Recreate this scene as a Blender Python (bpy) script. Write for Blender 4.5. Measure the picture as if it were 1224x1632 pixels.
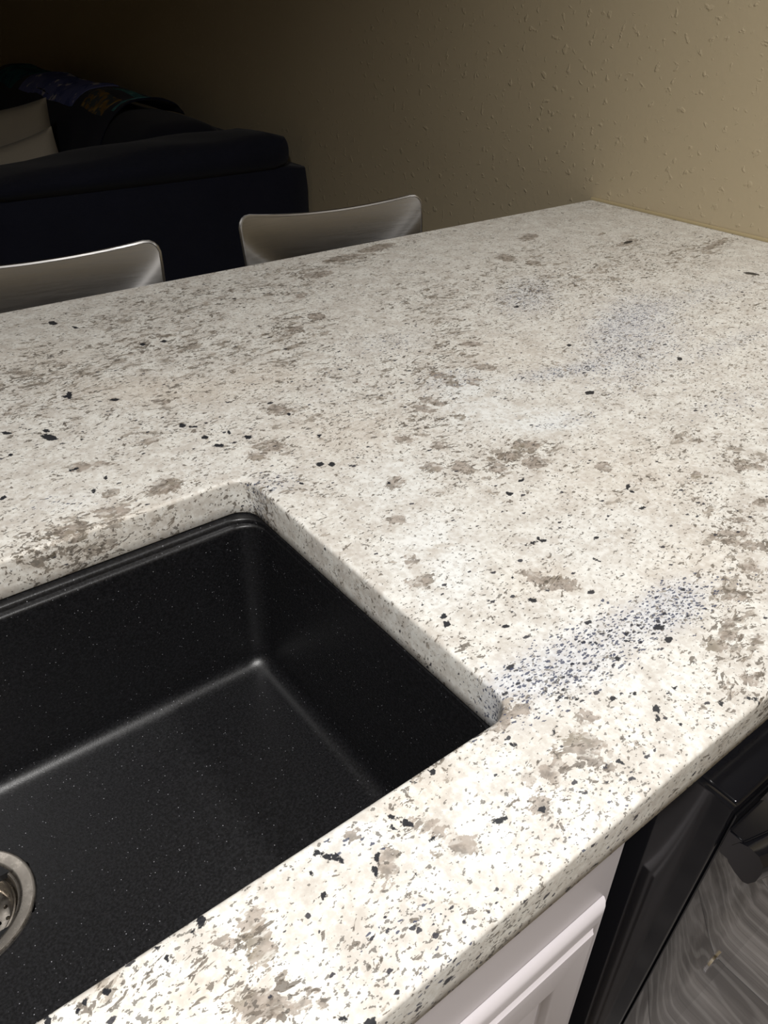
import bpy, bmesh, math, random
import numpy as np
from mathutils import Matrix, Vector

for o in list(bpy.data.objects):
    bpy.data.objects.remove(o, do_unlink=True)
scene = bpy.context.scene
COL = scene.collection
random.seed(4)

# ------------------------------------------------------------------ camera
cam_data = bpy.data.cameras.new('camera')
cam = bpy.data.objects.new('camera', cam_data)
COL.objects.link(cam)
cam_data.sensor_fit = 'HORIZONTAL'
cam_data.sensor_width = 36.0
cam_data.lens = 36.0 * 1237.3 / 1224.0
cam_data.clip_start = 0.02
_r = Vector((0.7939626, -0.60780714, 0.01392331))
_u = Vector((0.33115905, 0.45156341, 0.8285072))
_f = Vector((0.50985985, 0.6531929, -0.55980529))
cam.matrix_world = Matrix(((_r.x, _u.x, -_f.x, -1.5579), (_r.y, _u.y, -_f.y, -0.13269),
                           (_r.z, _u.z, -_f.z, 1.319), (0, 0, 0, 1)))
scene.camera = cam

# ------------------------------------------------------------------ light
scene.view_settings.view_transform = 'Standard'
scene.view_settings.look = 'None'
scene.view_settings.gamma = 1.0
scene.view_settings.use_curve_mapping = False
scene.view_settings.exposure = 0.0
world = bpy.data.worlds.new('world')
scene.world = world
world.use_nodes = True
world.node_tree.nodes['Background'].inputs[0].default_value = (0.6, 0.7, 1.0, 1)
world.node_tree.nodes['Background'].inputs[1].default_value = 0.003

def downlight(name, loc, power, size, spread, color=(1.0, 0.98, 0.955), target=None):
    d = bpy.data.lights.new(name, 'AREA')
    d.shape = 'DISK'
    d.size = size
    d.energy = power
    d.spread = math.radians(spread)
    d.color = color
    o = bpy.data.objects.new(name, d)
    COL.objects.link(o)
    o.location = loc
    if target:
        o.rotation_euler = (Vector(target) - Vector(loc)).to_track_quat('-Z', 'Y').to_euler()
    return o

downlight('kitchen_downlight', (-1.95, -0.50, 2.42), 36.5, 0.16, 150)
downlight('kitchen_downlight', (-0.40, 0.28, 2.42), 6.2, 0.16, 125)

# ------------------------------------------------------------------ helpers
def srgb(r, g, b):
    def c(v):
        v /= 255.0
        return v / 12.92 if v <= 0.04045 else ((v + 0.055) / 1.055) ** 2.4
    return (c(r), c(g), c(b), 1.0)

def mesh_obj(name, verts, faces, mat=None, parent=None, smooth=False):
    me = bpy.data.meshes.new(name)
    me.from_pydata([tuple(v) for v in verts], [], faces)
    me.update()
    if smooth:
        for p in me.polygons:
            p.use_smooth = True
    return link(name, me, mat, parent)

def link(name, me, mat=None, parent=None):
    o = bpy.data.objects.new(name, me)
    COL.objects.link(o)
    if mat and not me.materials:
        me.materials.append(mat)
    if parent:
        o.parent = parent
    return o

def bm_obj(name, bm, mat=None, parent=None, smooth_angle=None):
    bmesh.ops.recalc_face_normals(bm, faces=bm.faces[:])
    me = bpy.data.meshes.new(name)
    if smooth_angle is not None:
        for f in bm.faces:
            f.smooth = True
        for e in bm.edges:
            if len(e.link_faces) == 2 and e.calc_face_angle() > math.radians(smooth_angle):
                e.smooth = False
    bm.to_mesh(me)
    bm.free()
    return link(name, me, mat, parent)

def add_box(bm, lo, hi):
    x0, y0, z0 = lo
    x1, y1, z1 = hi
    v = [bm.verts.new(c) for c in ((x0, y0, z0), (x1, y0, z0), (x1, y1, z0), (x0, y1, z0),
                                   (x0, y0, z1), (x1, y0, z1), (x1, y1, z1), (x0, y1, z1))]
    for f in ((3, 2, 1, 0), (4, 5, 6, 7), (0, 1, 5, 4), (1, 2, 6, 5), (2, 3, 7, 6), (3, 0, 4, 7)):
        bm.faces.new([v[i] for i in f])

def box_bm(lo, hi, bevel=0.0, seg=2):
    bm = bmesh.new()
    add_box(bm, lo, hi)
    if bevel > 0:
        bmesh.ops.bevel(bm, geom=bm.edges[:], offset=bevel, segments=seg, profile=0.5, affect='EDGES')
    return bm

def box(name, lo, hi, mat, parent=None, bevel=0.0, seg=2):
    return bm_obj(name, box_bm(lo, hi, bevel, seg), mat, parent, 40 if bevel else None)

def loft(name, rings, mat, parent=None, cap0=False, cap1=False, smooth=True, closed=True):
    n = len(rings[0])
    verts = [p for r in rings for p in r]
    faces = []
    for k in range(len(rings) - 1):
        for i in range(n if closed else n - 1):
            j = (i + 1) % n
            faces.append((k * n + i, k * n + j, (k + 1) * n + j, (k + 1) * n + i))
    bm = bmesh.new()
    bv = [bm.verts.new(p) for p in verts]
    for f in faces:
        bm.faces.new([bv[i] for i in f])
    if cap0:
        bm.faces.new(bv[:n][::-1])
    if cap1:
        bm.faces.new(bv[-n:])
    return bm_obj(name, bm, mat, parent, 35 if smooth else None)

def tube(name, pts, rad, mat, parent=None, n=12):
    pts = [Vector(p) for p in pts]
    rings = []
    for i, p in enumerate(pts):
        t = (pts[min(i + 1, len(pts) - 1)] - pts[max(i - 1, 0)]).normalized()
        a = t.orthogonal().normalized() if i == 0 else (prev - prev.dot(t) * t).normalized()
        prev = a
        b = t.cross(a)
        rings.append([p + rad * (math.cos(2 * math.pi * k / n) * a + math.sin(2 * math.pi * k / n) * b) for k in range(n)])
    return loft(name, rings, mat, parent, True, True)

def lathe(name, prof, mat, parent=None, n=64, c=(0, 0, 0)):
    rings = [[(c[0] + r * math.cos(2 * math.pi * k / n), c[1] + r * math.sin(2 * math.pi * k / n), c[2] + z) for k in range(n)] for r, z in prof]
    return loft(name, rings, mat, parent)

def empty(name, loc=(0, 0, 0)):
    o = bpy.data.objects.new(name, None)
    o.empty_display_size = 0.05
    COL.objects.link(o)
    o.location = loc
    return o

def tag(o, label=None, cat=None, group=None, kind=None):
    if label: o['label'] = label
    if cat: o['category'] = cat
    if group: o['group'] = group
    if kind: o['kind'] = kind
    return o

def rrect(x0, x1, y0, y1, r, seg=8):
    pts = []
    for cx, cy, a0 in ((x1 - r, y0 + r, -90), (x1 - r, y1 - r, 0), (x0 + r, y1 - r, 90), (x0 + r, y0 + r, 180)):
        for k in range(seg + 1):
            a = math.radians(a0 + 90 * k / seg)
            pts.append((cx + r * math.cos(a), cy + r * math.sin(a)))
    return pts

# ------------------------------------------------------------------ node helpers
class NT:
    def __init__(self, name):
        self.m = bpy.data.materials.new(name)
        self.m.use_nodes = True
        self.t = self.m.node_tree
        self.n = self.t.nodes
        self.b = self.n['Principled BSDF']
        self._pos = None
    def new(self, kind, **kw):
        nd = self.n.new(kind)
        for k, v in kw.items():
            setattr(nd, k, v)
        return nd
    def put(self, sock, v):
        if isinstance(v, bpy.types.NodeSocket):
            self.t.links.new(v, sock)
        elif v is not None:
            if hasattr(sock.default_value, '__len__') and not hasattr(v, '__len__'):
                v = (v,) * len(sock.default_value)
            if hasattr(sock.default_value, '__len__') and len(sock.default_value) == 3 and len(v) == 4:
                v = v[:3]
            sock.default_value = v
    def pos(self):
        if self._pos is None:
            self._pos = self.new('ShaderNodeTexCoord').outputs['Object']
        return self._pos
    def math(self, op, a, b=None, c=None, clamp=False):
        nd = self.new('ShaderNodeMath', operation=op)
        nd.use_clamp = clamp
        self.put(nd.inputs[0], a); self.put(nd.inputs[1], b); self.put(nd.inputs[2], c)
        return nd.outputs[0]
    def step(self, v, lo, hi, a=0.0, b=1.0, smooth=True):
        nd = self.new('ShaderNodeMapRange')
        nd.interpolation_type = 'SMOOTHSTEP' if smooth else 'LINEAR'
        self.put(nd.inputs[0], v); self.put(nd.inputs[1], lo); self.put(nd.inputs[2], hi)
        self.put(nd.inputs[3], a); self.put(nd.inputs[4], b)
        return nd.outputs[0]
    def mapping(self, v, scale=(1, 1, 1), rot=(0, 0, 0), loc=(0, 0, 0)):
        nd = self.new('ShaderNodeMapping')
        self.put(nd.inputs[0], v)
        nd.inputs['Scale'].default_value = scale
        nd.inputs['Rotation'].default_value = rot
        nd.inputs['Location'].default_value = loc
        return nd.outputs[0]
    def noise(self, v, scale, detail=3, rough=0.5, dist=0.0, color=False):
        nd = self.new('ShaderNodeTexNoise')
        self.put(nd.inputs['Vector'], v)
        nd.inputs['Scale'].default_value = scale
        nd.inputs['Detail'].default_value = detail
        nd.inputs['Roughness'].default_value = rough
        nd.inputs['Distortion'].default_value = dist
        return nd.outputs['Color' if color else 'Fac']
    def voronoi(self, v, scale, rnd=1.0):
        nd = self.new('ShaderNodeTexVoronoi')
        self.put(nd.inputs['Vector'], v)
        nd.inputs['Scale'].default_value = scale
        nd.inputs['Randomness'].default_value = rnd
        sep = self.new('ShaderNodeSeparateColor')
        self.t.links.new(nd.outputs['Color'], sep.inputs[0])
        return nd.outputs['Distance'], sep.outputs[0], sep.outputs[1]
    def mix(self, f, a, b, blend='MIX'):
        nd = self.new('ShaderNodeMix', data_type='RGBA', blend_type=blend)
        self.put(nd.inputs[0], f); self.put(nd.inputs[6], a); self.put(nd.inputs[7], b)
        return nd.outputs[2]
    def vadd(self, a, b, scale):
        s = self.new('ShaderNodeVectorMath', operation='MULTIPLY_ADD')
        self.put(s.inputs[0], b); self.put(s.inputs[1], (scale,) * 3); self.put(s.inputs[2], a)
        return s.outputs[0]
    def bump(self, h, strength, dist):
        nd = self.new('ShaderNodeBump')
        nd.inputs['Strength'].default_value = strength
        nd.inputs['Distance'].default_value = dist
        self.put(nd.inputs['Height'], h)
        self.t.links.new(nd.outputs[0], self.b.inputs['Normal'])
    def set(self, **kw):
        names = dict(color='Base Color', rough='Roughness', metal='Metallic', spec='Specular IOR Level', coat='Coat Weight',
                     coat_rough='Coat Roughness', aniso='Anisotropic', sheen='Sheen Weight', ior='IOR')
        for k, v in kw.items():
            self.put(self.b.inputs[names[k]], v)
        return self.m

# ------------------------------------------------------------------ stone colour: where each mineral sits in the slab
TAN = [(-0.8757,0.7677,0.6,-0.2145,-0.44,-0.2795,0.2),(-0.7135,0.3729,0.169,-0.3135,-0.117,-0.2185,0.12),(-1.2764,0.6501,0.21,-0.072,-0.14,-0.174,0.15),(-1.4119,0.4795,0.05778,-0.00776,-0.01014,-0.03529,0.6),(-1.3342,0.4975,0.02085,-0.00511,-0.00649,-0.01533,0.8),(-1.2676,0.4321,0.00118,-0.01857,-0.03515,-0.01257,0.6),(-1.4629,0.4757,0.04165,-0.00322,-0.00314,-0.02226,0.5),(-0.7987,0.7133,0.024,-0.081,-0.0165,-0.0945,0.45),(-0.9016,0.5689,0.02925,-0.063,-0.0225,-0.06975,0.4),(-1.0113,0.4782,0.02247,-0.05122,-0.03631,-0.05188,0.5),(-1.0771,0.4324,0.02698,-0.02946,-0.04095,-0.03041,0.35),(-1.1229,0.3473,0.0225,-0.02625,-0.01575,-0.0315,0.5),(-1.173,0.3628,0.05537,-0.01319,-0.00305,-0.02755,0.35),(-1.016,0.3458,0.0473,-0.02875,-0.024,-0.02981,0.7),(-0.9043,0.3713,0.04209,-0.0122,-0.00815,-0.01357,0.4),(-1.1424,0.1802,0.02,-0.0096,-0.015,-0.0088,0.8),(-1.1801,0.3155,0.02025,-0.0078,-0.01575,-0.0096,0.4),(-1.2341,0.2741,0.04653,-0.00503,0.00153,-0.01476,0.35),(-1.0699,0.0555,0.02787,-0.06277,-0.00924,-0.05352,0.75),(-0.954,0.1128,0.025,-0.063,-0.0175,-0.0385,0.65),(-0.9551,0.1503,0.02,-0.036,-0.012,-0.024,0.55),(-0.8315,0.1873,0.0275,-0.036,-0.0175,-0.0225,0.6),(-0.8153,0.2424,0.0275,-0.03125,-0.0225,-0.02125,0.35),(-1.1121,0.0214,0.0175,-0.0165,-0.015,-0.0105,0.6),(-1.0052,0.2263,0.03,-0.0225,-0.021,-0.0175,0.3),(-0.9815,0.2227,0.0135,-0.0095,-0.0105,-0.007,0.4),(-1.3576,0.769,0.08237,-0.01969,-0.01185,-0.07846,0.45),(-1.2611,0.8643,0.13253,-0.01999,-0.01395,-0.06291,0.45),(-1.3594,0.8597,0.039,-0.01375,-0.027,-0.04875,0.3),(-1.1468,0.7828,0.0715,-0.038,-0.0495,-0.078,0.5),(-0.7365,1.028,0.09779,-0.02404,0.00549,-0.03906,0.7),(-0.8786,0.9924,0.0425,-0.037,-0.03,-0.058,0.4),(-1.0092,0.7834,0.042,-0.052,-0.03,-0.082,0.7),(-1.0526,0.5452,0.024,-0.0105,-0.018,-0.0135,0.5),(-1.163,0.5779,0.027,-0.0096,-0.018,-0.0168,0.5),(-1.2116,0.5096,0.022,-0.0098,-0.014,-0.0161,0.55),(-1.1266,0.504,0.033,-0.0255,-0.024,-0.0375,0.4),(-1.3062,0.5987,0.02549,-0.00625,-0.00673,-0.0189,0.3),(-1.3848,0.5875,0.03224,-0.00567,-0.01464,-0.01716,0.35),(-1.2239,0.4283,0.03,-0.015,-0.024,-0.025,0.35),(-1.063,0.6236,0.052,-0.0315,-0.04,-0.048,0.3),(-0.4577,0.8599,0.06288,-0.06383,-0.01996,-0.06371,0.55),(-0.2311,0.8081,0.09618,-0.04641,0.00195,-0.04261,0.5),(-0.4189,0.7158,0.26699,-0.07949,-0.01582,-0.07417,0.6),(-0.1364,0.6896,0.13923,-0.07272,0.01286,-0.05798,0.55),(-0.3407,0.4973,0.08044,-0.08125,-0.0167,-0.05631,0.3),(-0.6253,0.8161,0.06336,-0.05792,-0.02253,-0.06481,0.35),(-1.3115,0.1008,0.05259,-0.00359,-0.00457,-0.01199,0.5),(-1.3434,0.0884,0.03721,-0.0021,-0.00239,-0.00944,0.5),(-1.479,0.0745,0.00689,-0.01258,-0.00921,-0.01428,0.9),(-1.4858,0.038,0.01906,-0.00469,-0.01075,-0.01264,0.8),(-1.5059,0.064,0.01615,-0.00025,-0.00512,-0.01051,0.45),(-1.5637,0.0934,0.0242,0.00045,-0.00273,-0.0087,0.4),(-1.5462,0.0908,0.01599,0.00096,-0.00139,-0.009,0.4),(-1.3973,0.0518,0.00961,-0.00598,-0.00256,-0.01401,0.4),(-1.2806,0.0472,0.01173,-0.02777,-0.01245,-0.01825,0.25),(-1.1616,0.029,0.021,-0.015,-0.015,-0.0105,0.25),(-1.5218,0.0872,0.01344,0.00038,-0.00151,-0.00725,0.35),(0.0193,0.986,0.04532,-0.05135,-0.06821,-0.03815,0.4),(-1.2335,0.6589,0.07359,-0.01748,-0.03213,-0.03823,0.25),(-1.0796,0.9795,0.17083,-0.03276,-0.01385,-0.08116,0.6),(-0.7832,0.8076,0.06738,-0.06381,-0.0272,-0.08551,0.3),(-0.9007,0.2377,0.033,-0.066,-0.021,-0.045,0.2),(-0.9741,0.5836,0.039,-0.0375,-0.027,-0.0465,0.3)]
BLACK = [(-1.2434,0.5618,0.044,-0.0182,-0.032,-0.0364,0.55),(-1.3928,0.6702,0.02475,-0.0081,-0.018,-0.0252,0.6),(-1.3167,0.6418,0.066,-0.0165,-0.048,-0.042,0.3),(-1.4092,0.5358,0.03528,-0.00373,-0.01076,-0.01602,0.35),(-1.1837,0.444,0.025,-0.0105,-0.02,-0.01575,0.4),(-1.2487,0.4464,0.03375,-0.00982,0.00151,-0.02766,0.45),(-1.161,0.1058,0.10669,-0.01656,-0.01197,-0.02686,0.35),(-1.111,0.0859,0.03458,-0.01412,-0.00347,-0.02149,0.95),(-1.2224,0.0886,0.06194,-0.00726,-0.00494,-0.0141,0.6),(-1.1517,0.1074,0.03728,-0.00553,-0.00209,-0.01079,0.5),(-1.2147,0.0159,0.07685,-0.00417,0.00333,-0.0108,0.55),(-1.2227,0.0344,0.06724,-0.00695,0.00154,-0.0215,0.35),(-1.1914,0.182,0.05076,-0.019,-0.00844,-0.03097,0.35),(-1.2324,0.1673,0.021,-0.018,-0.018,-0.02,0.3),(-1.4167,0.0275,0.03776,-0.00207,-0.00711,-0.01101,0.75),(-1.4518,0.0231,0.02832,-0.00207,-0.00744,-0.00947,0.5),(-1.4113,0.0038,0.04154,-0.00061,-0.00266,-0.00959,0.6),(-1.3525,0.009,0.04562,-0.00108,-0.00048,-0.008,0.6),(-1.2797,0.013,0.05423,-0.002,0.00325,-0.00791,0.5),(-1.0374,0.6053,0.08921,-0.04157,-0.03758,-0.06333,0.35),(-0.9493,0.6419,0.08236,-0.04635,-0.01254,-0.07206,0.35),(-0.9472,0.5175,0.04796,-0.02694,-0.01496,-0.03664,0.35),(-0.8032,0.4612,0.07216,-0.01943,-0.02062,-0.01959,0.6),(-0.5795,0.3782,0.09773,-0.07358,-0.02921,-0.05306,0.35),(-0.6783,0.4487,0.11461,-0.0726,0.00081,-0.07433,0.3),(-0.7652,0.3005,0.10112,-0.03971,-0.03338,-0.03041,0.25),(-0.6181,0.6918,0.05984,-0.06665,-0.02462,-0.06582,0.35),(-1.1001,0.1973,0.07947,-0.03023,-0.0092,-0.03999,0.25),(-0.3513,0.7144,0.32948,-0.17323,-0.0076,-0.15207,0.25),(-0.3938,0.4975,0.12159,-0.1194,-0.00627,-0.09164,0.35),(-1.4565,0.0616,0.0182,-0.0041,-0.00512,-0.01401,0.35),(-1.528,0.0881,0.0212,0.00119,-0.00085,-0.00901,0.4),(-1.5375,0.0736,0.02153,-0.00025,-0.00683,-0.01051,0.3),(-1.0555,0.2769,0.03,-0.024,-0.021,-0.0225,0.25),(-0.9366,0.1761,0.03,-0.057,-0.021,-0.039,0.3),(-1.1238,0.4839,0.044,-0.032,-0.032,-0.048,0.3),(-0.9558,0.362,0.0362,-0.01408,-0.01058,-0.01655,0.4),(-0.9772,0.9075,0.1001,-0.05496,-0.01967,-0.10209,0.2),(-1.2793,0.7341,0.078,-0.0195,-0.054,-0.051,0.2)]
BLUE = [(-1.16,0.1067,0.10778,-0.01285,-0.01465,-0.01976,1.1),(-1.0819,0.101,0.03371,-0.01547,-0.00202,-0.02036,1),(-1.2312,0.1101,0.03862,-0.00849,-0.01161,-0.0134,1),(-1.2246,0.0867,0.05678,-0.00581,-0.00453,-0.01128,0.5),(-0.6407,0.4777,0.10598,-0.08761,0.00345,-0.08693,0.9),(-0.5645,0.548,0.10056,-0.05103,0.01447,-0.05455,0.5),(-0.6264,0.6976,0.0438,-0.05635,-0.01514,-0.05693,0.8),(-0.8095,0.4608,0.06314,-0.01388,-0.01804,-0.01399,0.85),(-0.5478,0.3888,0.08538,-0.0206,-0.00151,-0.01671,0.5),(-0.941,0.5245,0.04234,-0.01757,-0.0099,-0.02357,0.5),(-1.2499,0.4444,0.02685,-0.00806,-0.0077,-0.01673,0.5),(-1.4167,0.0275,0.02202,-0.00148,-0.00415,-0.00787,0.25),(-1.4143,0.0004,0.02876,-0.00051,0.00185,-0.00727,0.35),(-1.4096,0.0824,0.015,-0.006,-0.01,-0.009,0.25),(-1.4177,0.5285,0.03198,-0.00568,-0.01517,-0.01802,0.25),(-0.3916,0.533,0.15751,-0.03373,-0.00668,-0.02721,0.4),(-0.9102,0.3661,0.04451,-0.01004,-0.00815,-0.01131,0.4),(-0.7073,0.2794,0.05455,-0.02226,-0.01394,-0.01715,0.3),(-0.9288,0.6684,0.05595,-0.02011,-0.01079,-0.02975,0.25),(-1.2864,0.0075,0.04519,-0.00146,-0.00431,-0.00561,0.2)]
WHITE = [(-0.9306,0.3808,0.036,-0.0207,-0.024,-0.0198,1.6),(-1.1926,0.2654,0.03985,-0.03129,-0.01391,-0.04449,1.1),(-0.9643,0.4647,0.036,-0.046,-0.027,-0.05,1),(-1.1317,0.3756,0.03,-0.045,-0.024,-0.054,0.4),(-1.3509,0.0407,0.05432,-0.00332,-0.00798,-0.01567,0.9),(-1.4125,0.0845,0.02243,-0.00448,-0.00597,-0.01051,0.8),(-1.2133,0.2176,0.024,-0.022,-0.018,-0.024,0.6),(-1.1661,0.3718,0.03,-0.035,-0.024,-0.045,0.4),(-1.0588,0.1899,0.06307,-0.03963,-0.0255,-0.04205,0.5),(-0.8968,0.4589,0.0325,-0.026,-0.0225,-0.025,0.3),(-1.4666,0.0343,0.02,-0.009,-0.016,-0.015,0.4),(-1.1811,0.1379,0.0714,-0.01977,-0.00437,-0.03081,0.4),(-1.1773,0.0699,0.04999,-0.02101,-0.01451,-0.02871,0.4),(-1.2766,0.5117,0.033,-0.0088,-0.021,-0.0184,0.3),(-1.3185,0.0698,0.021,-0.0175,-0.015,-0.0175,0.5)]
BEIGE = [(-1.2443,0.7045,0.078,-0.0165,-0.0585,-0.0363,0.7),(-0.9528,0.245,0.06,-0.07,-0.048,-0.056,0.4),(-1.3278,0.8861,0.0585,-0.0195,-0.0405,-0.0615,0.35),(-1.1424,0.1802,0.028,-0.018,-0.021,-0.0165,0.5),(-1.1238,0.4839,0.0605,-0.032,-0.044,-0.048,0.4),(-1.0269,0.1212,0.044,-0.04,-0.0385,-0.0275,0.4),(-1.3493,0.0815,0.04547,-0.00248,-0.00117,-0.00937,0.55),(-0.825,0.5533,0.056,-0.0465,-0.04,-0.048,0.3),(-1.5195,0.0635,0.03163,-0.0022,-0.01843,-0.01124,0.4),(-1.1202,0.6647,0.0455,-0.019,-0.0315,-0.033,0.5),(-1.4171,0.4652,0.06828,-0.00886,-0.00571,-0.03981,0.3)]
TC = [(-1.2501,0.048,0.00317,-0.01034,-0.01412,-0.00417,1),(-1.2712,0.0473,0,-0.00445,-0.00495,-0.00064,1),(-1.2847,0.0445,9e-05,-0.00553,-0.00657,-0.00122,1),(-1.3014,0.0363,-0.00245,-0.00565,-0.00576,0.0003,1),(-1.2279,0.0626,0.00315,-0.0028,-0.00225,-0.00245,1),(-1.2404,0.0345,-0.00022,-0.003,-0.00277,-0.00061,1),(-1.2485,0.0279,0.0021,-0.0024,-0.00175,-0.0018,1),(-1.2661,0.0599,-0.00027,-0.00349,-0.00416,-0.00075,1),(-1.2209,0.0293,0.00245,-0.0016,-0.00175,-0.0012,1),(-1.2644,0.096,0.0106,-0.00266,-0.00331,-0.00406,1),(-1.2771,0.0946,0.00838,-0.00256,-0.00177,-0.00461,1),(-1.2967,0.0506,0.0024,-0.00245,-0.0016,-0.0021,1),(-1.0325,0.075,0.0068,-0.0063,-0.0051,-0.00405,1),(-1.0614,0.0581,0.00819,-0.00429,-0.00475,-0.00297,1),(-1.0789,0.0482,0.0076,-0.0048,-0.0057,-0.0032,1),(-1.0976,0.0495,0.0068,-0.0048,-0.0051,-0.0032,1),(-1.108,0.0161,0.00662,-0.00521,-0.00615,-0.00294,1),(-1.0685,0.0337,0.0048,-0.0042,-0.003,-0.00245,1),(-1.1229,0.0211,0.00385,-0.00385,-0.00275,-0.00245,1),(-1.4062,0.0872,0.00225,-0.00175,-0.0018,-0.0021,1),(-1.4006,0.0589,0.00313,-0.00598,-0.00299,-0.00626,1),(-1.3683,0.0648,0.00378,-0.00239,-0.00447,-0.00202,1),(-1.358,0.0436,0.00615,-0.00197,-0.00137,-0.00385,1),(-1.3904,0.0493,0.003,-0.002,-0.0025,-0.002,1),(-1.3748,0.0461,0.003,-0.00225,-0.002,-0.0027,1),(-1.4761,0.0764,0.006,-0.0048,-0.004,-0.0072,1),(-1.4802,0.0596,0.00696,-0.00125,-0.00051,-0.00935,1),(-1.4896,0.0374,0.01342,-0.00205,-0.00816,-0.00496,1),(-1.4924,0.0766,0.0045,-0.0021,-0.0036,-0.0042,1),(-1.4808,0.029,0.007,-0.00195,-0.0056,-0.0026,1),(-1.4781,0.0448,0.0035,-0.0018,-0.0028,-0.003,1),(-1.163,0.5779,0.0132,-0.0048,-0.0088,-0.0084,1),(-1.2116,0.5096,0.0143,-0.0063,-0.0091,-0.01035,1),(-1.2339,0.4996,0.007,-0.00455,-0.0049,-0.00805,1),(-1.3079,0.5948,0.01118,-0.00234,-0.00387,-0.00672,1),(-1.3857,0.585,0.0103,-0.00172,-0.00148,-0.00777,1),(-1.3712,0.5806,0.00873,-0.00126,0.00138,-0.00647,1),(-1.2584,0.6768,0.0072,-0.0035,-0.0048,-0.00775,1),(-0.8339,0.1859,0.00944,-0.00867,-0.01103,-0.00464,1),(-0.8928,0.2057,0.0045,-0.00525,-0.00315,-0.00375,1),(-1.3327,0.5007,0.01506,-0.00446,-0.00422,-0.01204,1),(-1.3906,0.489,0.0157,-0.00268,-0.00403,-0.00946,1),(-1.4333,0.4831,0.01261,-0.00177,-0.00221,-0.00807,1),(-1.3809,0.5219,0.007,-0.002,-0.0049,-0.0055,1),(-1.0092,0.7834,0.0112,-0.0065,-0.008,-0.01025,1),(-1.1589,0.5848,0.006,-0.0032,-0.004,-0.0056,1),(-0.8414,0.5978,0.0126,-0.00775,-0.009,-0.0085,1),(-0.8808,0.5289,0.01003,-0.00714,-0.01424,-0.00687,1),(-0.9451,0.5437,0.00752,-0.00679,-0.01483,-0.00662,1),(-0.9485,0.5184,0.00548,-0.00825,-0.01435,-0.00741,1),(-0.9225,0.5043,0.0091,-0.00875,-0.0063,-0.0098,1),(-1.0025,0.4444,0.00221,-0.00587,-0.01143,-0.00463,1),(-1.0005,0.4909,0.00649,-0.00731,-0.01696,-0.00684,1),(-1.022,0.486,0.00896,-0.00674,-0.01239,-0.00705,1),(-1.0854,0.4384,0.0099,-0.0054,-0.0072,-0.0066,1),(-1.0642,0.4058,0.0077,-0.0054,-0.0056,-0.0063,1),(-1.1005,0.3756,0.0088,-0.00595,-0.0056,-0.00665,1),(-1.0761,0.3578,0.00322,-0.00873,-0.01261,-0.0068,1),(-1.1491,0.3737,0.007,-0.006,-0.0049,-0.0076,1),(-1.0249,0.3442,0.01837,-0.00756,-0.00618,-0.0086,1),(-0.9925,0.3503,0.0121,-0.009,-0.0088,-0.00855,1),(-1.0097,0.3203,0.011,-0.0076,-0.008,-0.0072,1),(-1.0449,0.335,0.009,-0.0063,-0.0072,-0.0063,1),(-1.1424,0.1802,0.012,-0.0054,-0.009,-0.00495,1),(-1.1447,0.1922,0.0099,-0.0036,-0.0066,-0.0036,1),(-1.1401,0.1685,0.01313,-0.00365,-0.00652,-0.00344,1),(-1.2261,0.2421,0.01058,-0.00423,-0.00402,-0.00692,1),(-1.1885,0.3216,0.007,-0.0042,-0.0049,-0.00525,1),(-1.2163,0.2664,0.00405,-0.0033,-0.0027,-0.0042,1),(-0.9567,0.1267,0.0074,-0.00468,-0.00702,-0.00286,1),(-0.9314,0.1329,0.007,-0.0045,-0.0049,-0.003,1),(-0.9582,0.1042,0.00655,-0.00543,-0.00846,-0.00298,1),(-0.9723,0.1262,0.00524,-0.00452,-0.00677,-0.00248,1),(-0.885,0.1383,0.008,-0.0063,-0.0056,-0.0036,1),(-0.9916,0.0899,0.0063,-0.0048,-0.0049,-0.0027,1),(-0.9587,0.2722,0.0077,-0.0063,-0.0049,-0.0051,1),(-0.3692,0.9415,0.02342,-0.01614,-0.00385,-0.01658,1),(-0.5049,0.868,0.0152,-0.01425,-0.0104,-0.01425,1),(-0.4918,0.8117,0.00702,-0.01159,-0.01427,-0.01033,1),(-0.6623,1.0512,0.04223,-0.01143,0.0017,-0.01706,1),(-0.755,1.0312,0.03298,-0.01005,-0.0022,-0.01632,1),(-0.8445,0.9771,0.02774,-0.00878,-0.00457,-0.01478,1),(-0.9558,0.8079,0.0105,-0.0087,-0.0077,-0.0132,1),(-0.9217,0.9047,0.008,-0.0064,-0.0055,-0.0102,1),(-0.2385,0.8023,0.03427,-0.01278,0.00268,-0.01177,1),(-0.1364,0.6896,0.07171,-0.0118,0.01506,-0.01032,1),(-0.0757,0.7016,0.0487,-0.01327,0.00912,-0.01097,1),(-0.2274,0.8732,0.06237,-0.00594,0.03118,-0.00817,1)]
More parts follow.
